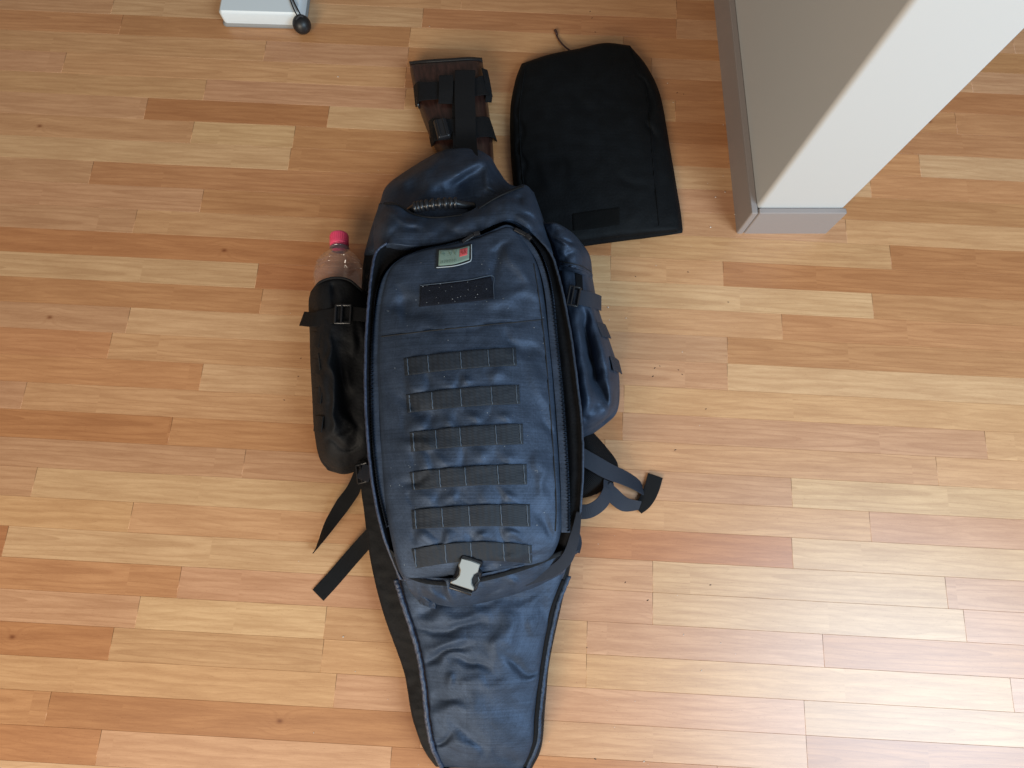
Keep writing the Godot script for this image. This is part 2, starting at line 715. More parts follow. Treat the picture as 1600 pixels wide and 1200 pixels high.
func make_floor() -> void:
	org = Vector3.ZERO
	var floor_node := Node3D.new()
	floor_node.name = "floor"
	add_child(floor_node)
	tag(floor_node, "beech parquet floor of short narrow varnished strips", "", "", "structure")
	var sub := BoxMesh.new()
	sub.size = Vector3(7, 0.02, 7)
	var s := put("subfloor", sub, std(lin(0.16, 0.085, 0.04), 0.7), floor_node)
	s.position = Vector3(0, -0.0185, 0)
	var tex := plank_images()
	var mats := []
	for t in tex:
		var m := std(Color(1, 1, 1), 0.38, 0.65)
		m.albedo_texture = t
		m.vertex_color_use_as_albedo = true
		mats.append(m)
	var wide := 0.04737
	var off := -0.9204
	var yaw := deg_to_rad(3.0)
	var ax := Vector3(cos(yaw), 0, sin(yaw))
	var az := Vector3(-sin(yaw), 0, cos(yaw))
	# joints measured on the photograph
	var seen := [720, 15, 1057, 12, 1057, 50, 638, 82, 634, 118, 634, 145, 513, 180, 459, 215, 452, 250, 955, 385, 954, 420, 1137, 552, 1137, 592, 975, 625, 973, 668, 1020, 905, 1020, 945, 1020, 975, 510, 955, 505, 1010, 525, 1065, 612, 1172, 917, 1000, 916, 1052, 1130, 425, 660, 30, 640, 60]
	var joints := {}
	for k in range(0, seen.size(), 2):
		var p := W(seen[k], seen[k + 1])
		var row := floori((p.dot(az) - off) / wide)
		if not joints.has(row):
			joints[row] = []
		joints[row].append(p.dot(ax))
	# tones measured: 0 palest, 1 tan, 2 pinkish, 3 orange, 4 red-brown
	var tones := [480, 80, 2, 500, 120, 1, 540, 150, 2, 470, 180, 4, 560, 180, 0, 560, 215, 3, 445, 250, 0, 550, 250, 3, 500, 290, 3, 500, 330, 3, 500, 360, 1, 470, 400, 4, 460, 440, 4, 460, 475, 1, 460, 520, 0, 460, 560, 1, 460, 600, 0, 460, 640, 1, 480, 685, 3, 480, 725, 0, 480, 760, 0, 480, 805, 1, 470, 860, 0, 480, 915, 2, 480, 960, 0, 480, 1010, 1, 480, 1065, 1, 480, 1110, 0, 520, 1160, 2, 640, 1165, 4, 1100, 90, 3, 1100, 130, 3, 1100, 160, 1, 1100, 190, 3, 1100, 225, 4, 1100, 260, 3, 1000, 395, 1, 930, 390, 4, 930, 425, 0, 1050, 425, 1, 1148, 425, 4, 1050, 470, 0, 1050, 505, 1, 1050, 550, 2, 1050, 590, 2, 1150, 555, 3, 1150, 600, 0, 1050, 640, 1, 1050, 690, 2, 1050, 730, 1, 1100, 780, 2, 1050, 830, 4, 1050, 880, 0, 950, 925, 2, 1100, 915, 0, 1100, 960, 0, 950, 965, 2, 1100, 1010, 2, 880, 1040, 1, 1000, 1060, 1, 1000, 1110, 2, 1000, 1160, 2, 760, 60, 1, 900, 30, 3]
	var colors := [Color(0.74, 0.455, 0.225), Color(0.69, 0.385, 0.175), Color(0.66, 0.355, 0.18), Color(0.62, 0.295, 0.12), Color(0.54, 0.23, 0.085)]
	var marks := []
	for k in range(0, tones.size(), 3):
		var p := W(tones[k], tones[k + 1])
		marks.append([floori((p.dot(az) - off) / wide), p.dot(ax), tones[k + 2]])
	var count := 0
	for row in range(-5, 34):
		var x0 := -1.22 + rng.randf_range(-0.1, 0.1)
		var cuts := [x0]
		var known: Array = joints.get(row, [])
		known.sort()
		var x := x0
		while x < 1.22:
			var nx := x + rng.randf_range(0.36, 0.74)
			var hit := false
			for q in known:
				if q > x + 0.02 and q < nx + 0.16:
					nx = q
					hit = true
					break
			# keep the strips of the photograph whole where no joint is seen
			if not hit and absf(nx) < 0.42 and absf(nx) > 0.2 and rng.randf() < 0.6:
				nx = 0.45 if nx > 0 else -0.12
			x = nx
			cuts.append(x)
		for k in cuts.size() - 1:
			var a: float = cuts[k]
			var b: float = cuts[k + 1]
			var tone := -1
			for mk in marks:
				if mk[0] == row and mk[1] >= a and mk[1] < b:
					tone = mk[2]
			if tone < 0:
				tone = [0, 1, 1, 2, 2, 3, 3, 4][rng.randi_range(0, 7)]
			var c: Color = colors[tone].lerp(colors[1], 0.08)
			var jit := rng.randf_range(0.94, 1.05)
			c = Color(c.r * jit, c.g * jit * rng.randf_range(0.97, 1.02), c.b * jit)
			var me := plank_mesh(b - a, wide, rng.randf(), rng.randf() < 0.5, c)
			var o := put("plank", me, mats[rng.randi_range(0, 7)], floor_node)
			o.position = ax * (a + b) / 2 + az * (off + (row + 0.5) * wide) + Vector3(0, rng.randf_range(-0.00012, 0.0), 0)
			o.rotation.y = -yaw
			count += 1


func plank_mesh(l: float, w: float, u0: float, flip: bool, c: Color) -> ArrayMesh:
	var v := PackedVector3Array()
	var uv := PackedVector2Array()
	var col := PackedColorArray()
	var idx := PackedInt32Array()
	var x := l / 2 - 0.00008
	var z := w / 2 - 0.00004
	for layer in [[0.0, -0.008], [0.0, -0.00025], [0.00025, 0.0]]:
		for s in [[-1, -1], [1, -1], [1, 1], [-1, 1]]:
			v.append(Vector3(s[0] * (x - layer[0]), layer[1], s[1] * (z - layer[0])))
	for l_ in 2:
		for k in 4:
			var a: int = l_ * 4 + k
			var b: int = l_ * 4 + (k + 1) % 4
			idx.append_array(PackedInt32Array([a, a + 4, b + 4, a, b + 4, b]))
	for k in 4:
		v.append(v[8 + k])
	idx.append_array(PackedInt32Array([12, 13, 14, 12, 14, 15]))
	for q in v:
		var uu := u0 + q.x / 0.52
		var vv := q.z / w * 0.96 + 0.5
		uv.append(Vector2(uu, 1.0 - vv if flip else vv))
		col.append(c)
	return build(v, idx, uv, col)


func make_wall() -> void:
	var c := W(1151, 365)
	org = Vector3(c.x, 0, c.z)
	var w := thing("wall", org, "pale wall end with a grey-pink skirting strip right of the black pouch", "wall")
	var wall := put("wall_body", round_box(0.15, 2.5, 1.6, 0.008), M.wall, w)
	wall.position = Vector3(0.075 + 0.012, 0.0, -0.8 - 0.012)
	var sk := put("skirting_board", round_box(0.012, 0.07, 1.6, 0.003), M.skirting, w)
	sk.position = Vector3(0.006, 0, -0.8)
	var sk2 := put("skirting_board", round_box(0.15, 0.07, 0.0115, 0.003), M.skirting, w)
	sk2.position = Vector3(0.088, 0, -0.0058)


# ------------------------------------------------------------------ backpack
func make_backpack() -> void:
	var bp := thing("backpack", W(740, 700), "large packed dark blue-black backpack with long tapered lower case, lying on its back", "backpack")
	# the long case beneath and below the pack
	var case_rows := [
		bow(577, 374, 850, 374, 40, 100), bow(566, 430, 895, 430, 50, 105), bow(564, 600, 903, 600, 50, 105), bow(563, 740, 903, 740, 45, 100), bow(569, 800, 900, 800, 42, 95),
		bow(580, 880, 891, 876, 38, 90), bow(600, 960, 874, 950, 34, 84), bow(632, 1050, 856, 1035, 30, 74), bow(645, 1120, 849, 1105, 28, 66), bow(663, 1170, 843, 1168, 22, 44), bow(682, 1196, 828, 1201, 12, 24)]
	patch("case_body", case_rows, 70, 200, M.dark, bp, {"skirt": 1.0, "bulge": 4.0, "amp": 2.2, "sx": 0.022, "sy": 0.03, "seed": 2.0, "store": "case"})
	var low_creases := [
		[-5, 6, 643, 984, 690, 982, 766, 973], [3.5, 11, 655, 970, 720, 966, 770, 955], [-7, 5, 656, 1037, 690, 1019, 742, 1012], [3.5, 9, 668, 1020, 700, 1004, 735, 1002], [7, 13, 806, 945, 794, 985, 780, 1008, 790, 1040],
		[-4.5, 6, 696, 1033, 740, 1031, 779, 1042], [4, 9, 700, 1046, 704, 1068], [-4.5, 7, 785, 1020, 822, 1052], [3, 10, 745, 1080, 838, 1054], [-5, 6, 678, 1168, 702, 1142],
		[-5, 13, 696, 1124, 730, 1150, 764, 1182], [3.5, 10, 703, 1152, 748, 1184], [-3.5, 8, 768, 1174, 824, 1192], [-4, 10, 735, 952, 800, 932, 852, 928], [-4.5, 7, 655, 957, 708, 938], [-3, 10, 855, 935, 846, 975],
		[-3, 10, 674, 1098, 724, 1090], [3, 14, 686, 1112, 764, 1100], [-3.5, 7, 840, 1048, 812, 1053], [3.5, 12, 825, 958, 838, 994], [-2.5, 12, 760, 1095, 820, 1120], [2.5, 14, 720, 1070, 760, 1060]]
	patch("case_panel", [bow(618, 892, 886, 885, 92, 106), bow(632, 950, 868, 938, 82, 100), bow(652, 1014, 850, 1012, 70, 94), bow(663, 1070, 842, 1068, 62, 86), bow(669, 1124, 836, 1118, 56, 76), bow(676, 1164, 833, 1160, 48, 64), bow(686, 1199, 820, 1203, 30, 42)],
		80, 110, M.navy, bp, {"skirt": 20.0, "amp": 1.1, "sx": 0.012, "sy": 0.02, "seed": 20.0, "gain": 1.15, "creases": low_creases, "round": [0.06, 0.06, 8.0], "store": "lower"})
	tube("seam_piping", pts([618, 905, 92, 630, 944, 86, 651, 1012, 74, 661, 1066, 66, 667, 1122, 59, 675, 1164, 50, 690, 1198, 32]), 3.4, M.lit_piping, bp, {"jitter": 0.8, "n": 120})
	tube("seam_piping", pts([889, 900, 82, 872, 945, 74, 857, 1012, 60, 849, 1068, 52, 843, 1118, 46, 840, 1160, 38, 824, 1199, 24]), 3.4, M.navy, bp, {"jitter": 0.8, "n": 120})
	tube("zip_channel", pts([880, 905, 80, 864, 945, 76, 851, 1012, 62, 843, 1068, 54, 838, 1118, 48, 834, 1160, 40, 818, 1195, 28]), 4.0, M.black, bp, {"n": 80})
	tube("hem", pts([690, 1203, 28, 730, 1206, 30, 780, 1207, 30, 822, 1203, 26]), 3.5, M.dark, bp, {"jitter": 1.0})

	# hood over the top of the case
	var hood := [
		pts([683, 238, 50, 700, 233, 78, 726, 230, 86, 748, 234, 80, 767, 245, 50]), pts([650, 257, 50, 690, 251, 96, 730, 248, 108, 758, 250, 98, 776, 262, 50]), pts([606, 288, 50, 655, 281, 108, 715, 277, 122, 765, 275, 112, 794, 286, 55]),
		pts([594, 316, 55, 645, 308, 112, 705, 303, 120, 762, 298, 120, 816, 296, 65]), pts([582, 350, 58, 645, 340, 116, 705, 340, 126, 760, 330, 130, 834, 322, 75]), pts([569, 396, 60, 640, 388, 116, 700, 388, 126, 770, 380, 130, 856, 366, 80])]
	patch("hood", hood, 70, 60, M.navy, bp, {"skirt": 6.0, "bulge": 5.0, "amp": 3.0, "sx": 0.016, "sy": 0.024, "seed": 31.0, "round": [0.08, 0.05, 10.0], "store": "hood", "gain": 1.35,
		"creases": [[9, 13, 772, 250, 738, 258, 705, 278, 668, 300], [-11, 14, 762, 268, 725, 285, 690, 296], [-10, 15, 605, 320, 640, 302, 672, 292], [6, 7, 755, 262, 762, 285, 790, 300], [-8, 14, 690, 312, 740, 312, 780, 300], [8, 8, 625, 285, 660, 262, 690, 248]]})
	# collar between the hood and the zipped panel
	var collar := [
		pts([592, 318, 110, 618, 316, 136, 646, 333, 146, 682, 338, 150, 722, 334, 154, 756, 318, 158, 788, 301, 156, 818, 288, 138, 834, 300, 100]),
		pts([584, 356, 120, 606, 348, 158, 648, 358, 166, 686, 360, 170, 730, 350, 172, 765, 334, 174, 796, 320, 174, 832, 324, 160, 850, 346, 110]),
		pts([585, 396, 140, 606, 382, 168, 650, 385, 172, 690, 381, 174, 740, 366, 176, 775, 350, 178, 801, 345, 178, 834, 365, 172, 864, 396, 140])]
	patch("collar", collar, 100, 36, M.navy, bp, {"skirt": 50.0, "bulge": 3.0, "amp": 2.4, "sx": 0.03, "sy": 0.02, "seed": 43.0, "store": "collar",
		"creases": [[-6, 8, 600, 372, 630, 352, 655, 356], [5, 8, 612, 366, 640, 345, 660, 345], [-5, 9, 665, 378, 690, 362, 720, 366], [5, 10, 690, 350, 730, 345, 760, 332], [-6, 5, 820, 330, 834, 344], [5, 6, 812, 335, 828, 352], [-7, 5, 838, 352, 848, 364], [-6, 4, 800, 312, 820, 312], [6, 6, 604, 330, 640, 345]]})
	tube("collar_hem", pts([748, 326, 161, 770, 312, 163, 792, 301, 162, 818, 291, 146]), 1.6, M.dark, bp)
	tube("collar_hem", pts([600, 318, 126, 622, 320, 142, 648, 335, 150, 682, 340, 154, 722, 336, 158]), 1.6, M.dark, bp)
	# carrying handle
	var grip := tube("carry_handle", pts([640, 330, 128, 650, 324, 146, 665, 321, 150, 690, 318, 152, 708, 317, 150, 722, 320, 142, 740, 322, 130]), 6.4, M.rubber, bp)
	for k in 9:
		var p := along(pts([650, 324, 146, 665, 321, 150, 690, 318, 152, 712, 317, 149]), k / 8.0)
		var q := along(pts([650, 324, 146, 665, 321, 150, 690, 318, 152, 712, 317, 149]), k / 8.0 + 0.03)
		var a := W(p.x, p.y, p.z) - org
		var d := (W(q.x, q.y, q.z) - org - a).normalized() if k < 8 else Vector3(1, 0, 0)
		put("ridge", tube_points([a - d * 0.0031, a - d * 0.0026, a - d * 0.0012, a + d * 0.0012, a + d * 0.0026, a + d * 0.0031], 0.0092, 14, [0.74, 0.88, 1.0, 1.0, 0.88, 0.74]), M.rubber, grip)

	# main compartment: rim, black inner gusset, side walls
	var rim_l := pts([604, 380, 170, 588, 394, 172, 581, 424, 174, 577, 460, 174, 573, 510, 174, 571, 560, 174, 571, 620, 174, 574, 680, 172, 580, 740, 168, 589, 795, 162, 602, 845, 154, 626, 905, 136])
	var rim_r := pts([800, 344, 174, 832, 364, 173, 860, 395, 172, 873, 432, 172, 883, 475, 172, 893, 530, 172, 901, 590, 172, 908, 650, 170, 911, 710, 168, 909, 770, 164, 901, 835, 154, 878, 893, 132])
	var main_rows := []
	for k in 12:
		var l: Vector3 = rim_l[k]
		var r: Vector3 = rim_r[k]
		var line := [l]
		for f in [0.03, 0.07, 0.2, 0.4, 0.6, 0.8, 0.9, 0.95, 0.985]:
			var deep: float = 14.0 if f > 0.05 and f < 0.95 else 7.0
			line.append(l.lerp(r, f) - Vector3(0, 0, deep))
		line.append(r)
		main_rows.append(line)
	patch("gusset", main_rows, 60, 120, M.black, bp, {"skirt": 40.0, "bulge": 8.0, "steps": 8, "amp": 0.8, "seed": 50.0, "side_name": "side_wall", "side_mat": M.navy})
	tube("rim_piping", rim_l, 2.0, M.lit_piping, bp, {"n": 140, "jitter": 0.5})
	tube("rim_piping", rim_r, 1.7, M.navy, bp, {"n": 140, "jitter": 0.5})

	# zipped front panel
	var gaps := []
	var rows6 := [[631, 560, 806, 543, 633, 587, 808, 571], [634, 617, 811, 601, 637, 645, 813, 631], [640, 676, 817, 662, 643, 706, 818, 694], [640, 738, 823, 725, 645, 766, 824, 757], [643, 797, 828, 788, 645, 827, 829, 823], [643, 858, 831, 852, 650, 888, 832, 881]]
	var stitch_at := [[668, 719, 762], [674, 719, 767], [680, 718, 774], [686, 726, 777], [690, 732, 782], [695, 735, 786]]
	for k in 5:
		var xs := [rows6[k][0] + 4]
		xs.append_array(stitch_at[k])
		xs.append(rows6[k][2] - 4)
		for q in 4:
			var cx: float = (xs[q] + xs[q + 1]) / 2.0 + rng.randf_range(-6, 6)
			var f: float = (cx - rows6[k][0]) / 180.0
			var y0: float = lerpf(rows6[k][5], rows6[k][7], f)
			var y1: float = lerpf(rows6[k + 1][1], rows6[k + 1][3], f)
			gaps.append([rng.randf_range(2.2, 4.6), rng.randf_range(9, 14), cx, y0 + 6, cx + rng.randf_range(-8, 8), y1 - 6])
			gaps.append([-rng.randf_range(1.2, 2.8), 6, xs[q], y0 + 2, xs[q] + rng.randf_range(-8, 8), y1 - 2])
	gaps.append_array([[-2.0, 3, 596, 527, 680, 517, 770, 508, 852, 500], [-4, 9, 615, 610, 650, 640, 690, 655], [4, 10, 610, 700, 660, 690, 690, 708], [-4, 9, 625, 760, 670, 735], [5, 12, 785, 380, 810, 410, 838, 470], [-5, 9, 800, 372, 772, 400, 768, 450], [-5, 10, 610, 470, 640, 480, 700, 490], [-4, 9, 620, 440, 640, 500], [4, 10, 760, 470, 840, 455], [-4, 8, 780, 520, 850, 560], [3, 10, 830, 560, 858, 640], [-4, 7, 700, 900, 800, 880, 862, 866], [5, 9, 770, 892, 800, 870, 840, 862], [-3, 8, 840, 640, 868, 690], [4, 9, 842, 700, 850, 780], [-3, 10, 836, 800, 868, 840]])
	var panel := [
		pts([632, 398, 176, 668, 388, 181, 705, 381, 184, 745, 371, 186, 770, 361, 186, 796, 353, 183, 816, 369, 177]),
		pts([608, 420, 178, 652, 412, 186, 696, 406, 190, 740, 400, 192, 776, 394, 191, 808, 388, 187, 833, 398, 178]),
		pts([599, 448, 179, 640, 442, 188, 685, 437, 194, 728, 433, 197, 770, 428, 196, 812, 424, 190, 843, 425, 178]),
		bow(592, 490, 851, 474, 178, 201), bow(589, 560, 860, 545, 177, 208), bow(591, 640, 867, 630, 175, 208), bow(595, 720, 873, 712, 173, 205), bow(602, 790, 877, 785, 169, 197), bow(613, 850, 876, 832, 165, 188), bow(622, 888, 866, 862, 158, 176), bow(632, 908, 850, 884, 150, 164)]
	patch("front_panel", panel, 90, 180, M.navy, bp, {"skirt": 148.0, "amp": 0.8, "sx": 0.012, "sy": 0.016, "seed": 61.0, "gain": 1.2, "creases": gaps, "round": [0.045, 0.02, 6.0], "store": "panel"})
	tube("pocket_seam", pts([596, 526, 0, 680, 516, 0, 770, 507, 0, 852, 499, 0]), 0.9, M.thread_dark, bp, {"follow": "panel"})
	tube("edge_seam", pts([834, 412, 0.6, 843, 470, 0.6, 852, 545, 0.6, 859, 630, 0.6, 865, 712, 0.6, 869, 785, 0.6, 868, 830, 0.6]), 0.8, M.thread_dark, bp, {"follow": "panel", "n": 120})
	# zipper all round
	var zpath := pts([605, 822, 160, 592, 765, 166, 584, 700, 170, 581, 640, 171, 581, 560, 172, 584, 500, 173, 590, 455, 174, 601, 425, 175, 624, 403, 176, 660, 388, 178, 702, 379, 179, 745, 367, 180, 770, 357, 181, 794, 349, 181, 818, 364, 179, 840, 390, 177, 853, 420, 176, 862, 460, 175, 870, 530, 174, 878, 610, 173, 884, 690, 171, 888, 765, 168, 889, 832, 160])
	var tpath := []
	for p in zpath:
		var inward := (Vector2(735, 620) - Vector2(p.x, p.y)).normalized() * 5.0
		if p.y > 480.0:
			inward = Vector2(5.0 * signf(735.0 - p.x), 0)
		tpath.append(Vector3(p.x + inward.x, p.y + inward.y, p.z))
	ribbon("zipper_tape", tpath, [12.0], M.navy, bp, {"n": 220, "tilt": [-12.0, 12.0], "thick": 1.0})
	var teeth := SurfaceTool.new()
	teeth.begin(Mesh.PRIMITIVE_TRIANGLES)
	var tooth := BoxMesh.new()
	tooth.size = Vector3(0.0034, 0.0016, 0.0011)
	var total := 560
	for k in total:
		var p := along(zpath, float(k) / total)
		var q := along(zpath, (k + 1.0) / total)
		var a := W(p.x, p.y, p.z + 1.6) - org
		var d := (W(q.x, q.y, q.z + 1.6) - org - a).normalized()
		var side := d.cross(Vector3.UP).normalized()
		teeth.append_from(tooth, 0, Transform3D(Basis(side, side.cross(-d).normalized(), -d), a + side * (0.0006 if k % 2 else -0.0006)))
	var tz := put("zipper_teeth", teeth.commit(), M.zip, bp)
	tag(tz, "", "", "", "stuff")
	for zp in [[745, 366, 184, 15.0], [826, 371, 183, -50.0]]:
		var sl := put("zipper_slider", round_box(0.010, 0.004, 0.0065, 0.0015), M.plastic, bp)
		at(sl, W(zp[0], zp[1], zp[2]), zp[3])
		var pull := put("zipper_pull", round_box(0.02, 0.0016, 0.006, 0.0012), M.plastic, sl)
		pull.position = Vector3(-0.014, 0.001, 0.004)
		pull.rotation_degrees = Vector3(0, 20, 0)

	# maker's rubber badge
	var badge := patch("badge", [pts([683, 389, 2.2, 710, 387, 2.4, 737, 381, 2.2]), pts([682, 404, 2.4, 710, 402, 2.6, 737, 395, 2.4]), pts([681, 419, 2.2, 710, 416, 2.4, 737, 408, 2.2])], 16, 10, M.label_dark, bp, {"follow": "panel", "thick": 3.0, "amp": 0.0, "store": "badge", "steps": 2})
	tag(badge, "green rubber badge with a red square")
	patch("badge_face", [pts([686, 391, 0.9, 710, 389.5, 0.9, 733.5, 384, 0.9]), pts([685, 415, 0.9, 709, 412.5, 0.9, 733, 405, 0.9])], 12, 8, M.green, badge, {"follow": "badge", "thick": 1.2, "amp": 0.0, "steps": 1})
	tube("badge_rim", pts([682, 418, 1.0, 710, 415.5, 1.0, 730, 410, 1.0, 736, 406, 1.0, 736.6, 395, 1.0, 736.6, 382, 1.0]), 0.75, M.pale_rim, badge, {"follow": "badge", "n": 40, "sides": 6})
	patch("badge_square", [pts([718.5, 389.5, 1.5, 730.5, 386.8, 1.5]), pts([718, 401, 1.5, 730, 398, 1.5])], 6, 6, M.red, badge, {"follow": "badge", "thick": 0.8, "amp": 0.0, "steps": 1})
	for ringr in [3.6, 1.9]:
		var c := []
		for k in 17:
			c.append(Vector3(724.4 + cos(TAU * k / 16.0) * ringr, 393.8 + sin(TAU * k / 16.0) * ringr, 1.8))
		tube("badge_ring", c, 0.35, M.red_dark, badge, {"follow": "badge", "n": 32, "sides": 5})
	var x0 := 690.0
	for ch in ["S", ".", "J", "J"]:
		var tm := TextMesh.new()
		var sf := SystemFont.new()
		sf.font_names = PackedStringArray(["Droid Sans"])
		tm.font = sf
		tm.text = ch
		tm.font_size = 64
		tm.pixel_size = 0.00016
		tm.depth = 0.0008
		var g := put("badge_letter", tm, M.green_dark, badge)
		var hb := surf("badge", x0, 398)
		at(g, W(x0 + 2.0, 397.5 - (x0 - 690.0) * 0.09, hb + 1.5), 8.0, -84.0)
		x0 += 4.5 if ch == "." else 7.5
	for k in 10:
		var bx := 689.0 + k * 2.6
		tube("badge_stroke", pts([bx, 407.5 - k * 0.35, 1.1, bx + 0.2, 411.5 - k * 0.4, 1.1]), 0.32, M.green_dark, badge, {"follow": "badge", "n": 2, "sides": 5})
	# hook-and-loop strip
	var hook := patch("hook_strip", [pts([657, 447, 1.6, 695, 443, 1.6, 735, 438, 1.6, 768, 432, 1.6]), pts([656, 463, 1.6, 695, 459, 1.6, 735, 454, 1.6, 770, 448, 1.6]), pts([655, 479, 1.6, 695, 475, 1.6, 735, 471, 1.6, 771, 466, 1.6])], 40, 14, M.hook, bp, {"follow": "panel", "thick": 2.0, "amp": 0.25, "sx": 0.3, "sy": 0.3, "steps": 1})
	tag(hook, "worn strip of black hook tape with lint caught in it")
	tube("seam", pts([657, 446, 1.4, 695, 442, 1.4, 735, 437, 1.4, 769, 431, 1.4, 771, 448, 1.4, 772, 467, 1.4]), 0.5, M.thread, hook, {"follow": "panel", "n": 50, "sides": 5})

	# six rows of webbing sewn down in cells
	for k in 6:
		var d: Array = rows6[k]
		var top := []
		var bot := []
		var xs := [d[0] + 5.0]
		for s in stitch_at[k]:
			xs.append(float(s))
		xs.append(d[2] - 5.0)
		var n := 36
		for i in n + 1:
			var u := float(i) / n
			var x := lerpf(d[0], d[2], u)
			var lift := 0.0
			for q in 4:
				if x > xs[q] and x < xs[q + 1]:
					lift = 2.0 * pow(sin(PI * (x - xs[q]) / (xs[q + 1] - xs[q])), 0.7)
			var up := -5.0 * sin(PI * u) * (1.6 if k == 5 else 0.5)
			top.append(Vector3(x, lerpf(d[1], d[3], u) + up, 0.9 + lift))
			bot.append(Vector3(lerpf(d[4], d[6], u), lerpf(d[5], d[7], u) + up, 0.9 + lift))
		var web := patch("webbing_row", [top, bot], 72, 10, M.web, bp, {"follow": "panel", "thick": 1.1, "amp": 0.35, "sx": 0.08, "sy": 0.08, "seed": 70.0 + k, "steps": 1})
		for x in xs:
			var u: float = (x - d[0]) / (d[2] - d[0])
			var up := -5.0 * sin(PI * u) * (1.6 if k == 5 else 0.5)
			var ya: float = lerpf(d[1], d[3], u) + up
			var yb: float = lerpf(d[5], d[7], u) + up
			tube("stitch", pts([x, ya + 1, 1.6, x + 1, (ya + yb) / 2, 1.6, x + 2, yb - 1, 1.6]), 0.75, M.thread, web, {"follow": "panel", "n": 10, "sides": 6, "jitter": 0.6})

	# lower lip of the pack folding down onto the case
	var lip := patch("lower_lip", [pts([626, 890, 148, 660, 900, 156, 710, 903, 162, 770, 893, 162, 830, 877, 157, 884, 858, 144]), pts([640, 922, 128, 670, 930, 136, 715, 934, 142, 770, 922, 142, 830, 905, 138, 880, 888, 124]), pts([655, 940, 98, 680, 944, 106, 715, 948, 112, 772, 938, 112, 830, 920, 108, 872, 900, 98])],
		70, 16, M.navy, bp, {"amp": 2.2, "sx": 0.03, "sy": 0.03, "seed": 81.0, "thick": 12.0, "creases": [[7, 5, 800, 908, 815, 925], [-8, 5, 690, 915, 705, 940], [9, 5, 700, 905, 712, 940], [-7, 6, 735, 935, 790, 915], [-6, 5, 655, 912, 675, 940], [6, 5, 668, 915, 690, 938]]})
	ribbon("binding", pts([630, 897, 152, 665, 909, 157, 712, 912, 161, 770, 902, 161, 830, 884, 156, 882, 862, 146]), [5.0], M.dark, lip, {"n": 60})
	ribbon("edge_flap", pts([905, 800, 160, 898, 838, 158, 886, 872, 150, 862, 893, 140, 820, 912, 128]), [7.0, 13.0, 16.0, 15.0, 8.0], M.web_blue, bp, {"n": 50, "tilt": [25.0, -10.0]})
	patch("corner_flap", [pts([604, 855, 150, 614, 862, 152, 622, 880, 148]), pts([618, 888, 140, 630, 894, 146, 642, 905, 140]), pts([634, 905, 124, 650, 915, 128, 664, 930, 116])], 20, 24, M.dark, bp, {"amp": 1.5, "seed": 85.0, "thick": 10.0, "creases": [[5, 4, 612, 884, 650, 912]]})
	patch("crumpled_corner", [pts([640, 918, 118, 656, 924, 126, 672, 934, 116]), pts([650, 930, 108, 664, 938, 116, 680, 944, 106]), pts([656, 944, 98, 668, 948, 102, 680, 952, 96])], 20, 16, M.navy, bp, {"amp": 4.0, "sx": 0.09, "sy": 0.09, "seed": 88.0, "thick": 8.0})

	# side release buckle at the lower edge
	var hbk := surf("panel", 728, 890) + 3.0
	var bk := put("release_buckle", plate(PackedVector2Array([Vector2(-0.0155, 0.021), Vector2(0.0, 0.0225), Vector2(0.0155, 0.021), Vector2(0.016, 0.009), Vector2(0.0115, 0.004), Vector2(0.0105, -0.003), Vector2(0.013, -0.009), Vector2(0.0185, -0.014), Vector2(0.0185, -0.018), Vector2(-0.0185, -0.018), Vector2(-0.0185, -0.014), Vector2(-0.013, -0.009), Vector2(-0.0105, -0.003), Vector2(-0.0115, 0.004), Vector2(-0.016, 0.009)]), 0.007, 0.0018), M.buckle_glare, bp)
	tag(bk, "glossy black release buckle with window glare painted as a pale plate")
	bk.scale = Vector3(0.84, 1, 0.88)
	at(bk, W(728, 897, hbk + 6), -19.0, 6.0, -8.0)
	var frame := put("buckle_frame", round_box(0.041, 0.008, 0.034, 0.006), M.plastic, bk)
	frame.position = Vector3(0.0035, -0.005, 0.004)
	var bar := put("strap_bar", tube_points([Vector3(-0.018, 0.002, 0.0235), Vector3(0, 0.002, 0.0235), Vector3(0.018, 0.002, 0.0235)], 0.0032, 8), M.plastic, bk)
	bar.name = "strap_bar"
	var prong := put("prong", tube_points([Vector3(0.017, 0.001, -0.004), Vector3(0.0215, 0.001, 0.002), Vector3(0.018, 0.001, 0.014)], 0.0032, 8), M.rubber, bk)
	prong.name = "prong"
	var socket := put("socket", round_box(0.036, 0.009, 0.012, 0.004), M.plastic, bk)
	socket.position = Vector3(0.001, -0.004, -0.021)
	make_left_pocket(bp)
	make_right_pocket(bp)
	make_loose_straps(bp)
	make_stock_holder(bp)

	# lint and dust on the panel
	var lint := SurfaceTool.new()
	lint.begin(Mesh.PRIMITIVE_TRIANGLES)
	var grain := BoxMesh.new()
	grain.size = Vector3.ONE
	for k in 110:
		var x := rng.randf_range(605, 860)
		var y := rng.randf_range(400, 885)
		if k < 26:
			x = rng.randf_range(658, 770)
			y = rng.randf_range(440, 476)
		var p := W(x, y, surf("panel", x, y) + (2.6 if k < 26 else 1.0)) - org
		var s := rng.randf_range(0.0002, 0.0005) * (1.4 if k % 12 == 0 else 1.0)
		lint.append_from(grain, 0, Transform3D(Basis(Vector3.UP, rng.randf() * TAU).scaled(Vector3(s * rng.randf_range(1, 2.5), s * 0.6, s)), p))
	var l := put("lint", lint.commit(), M.lint, bp)
	tag(l, "", "", "", "stuff")


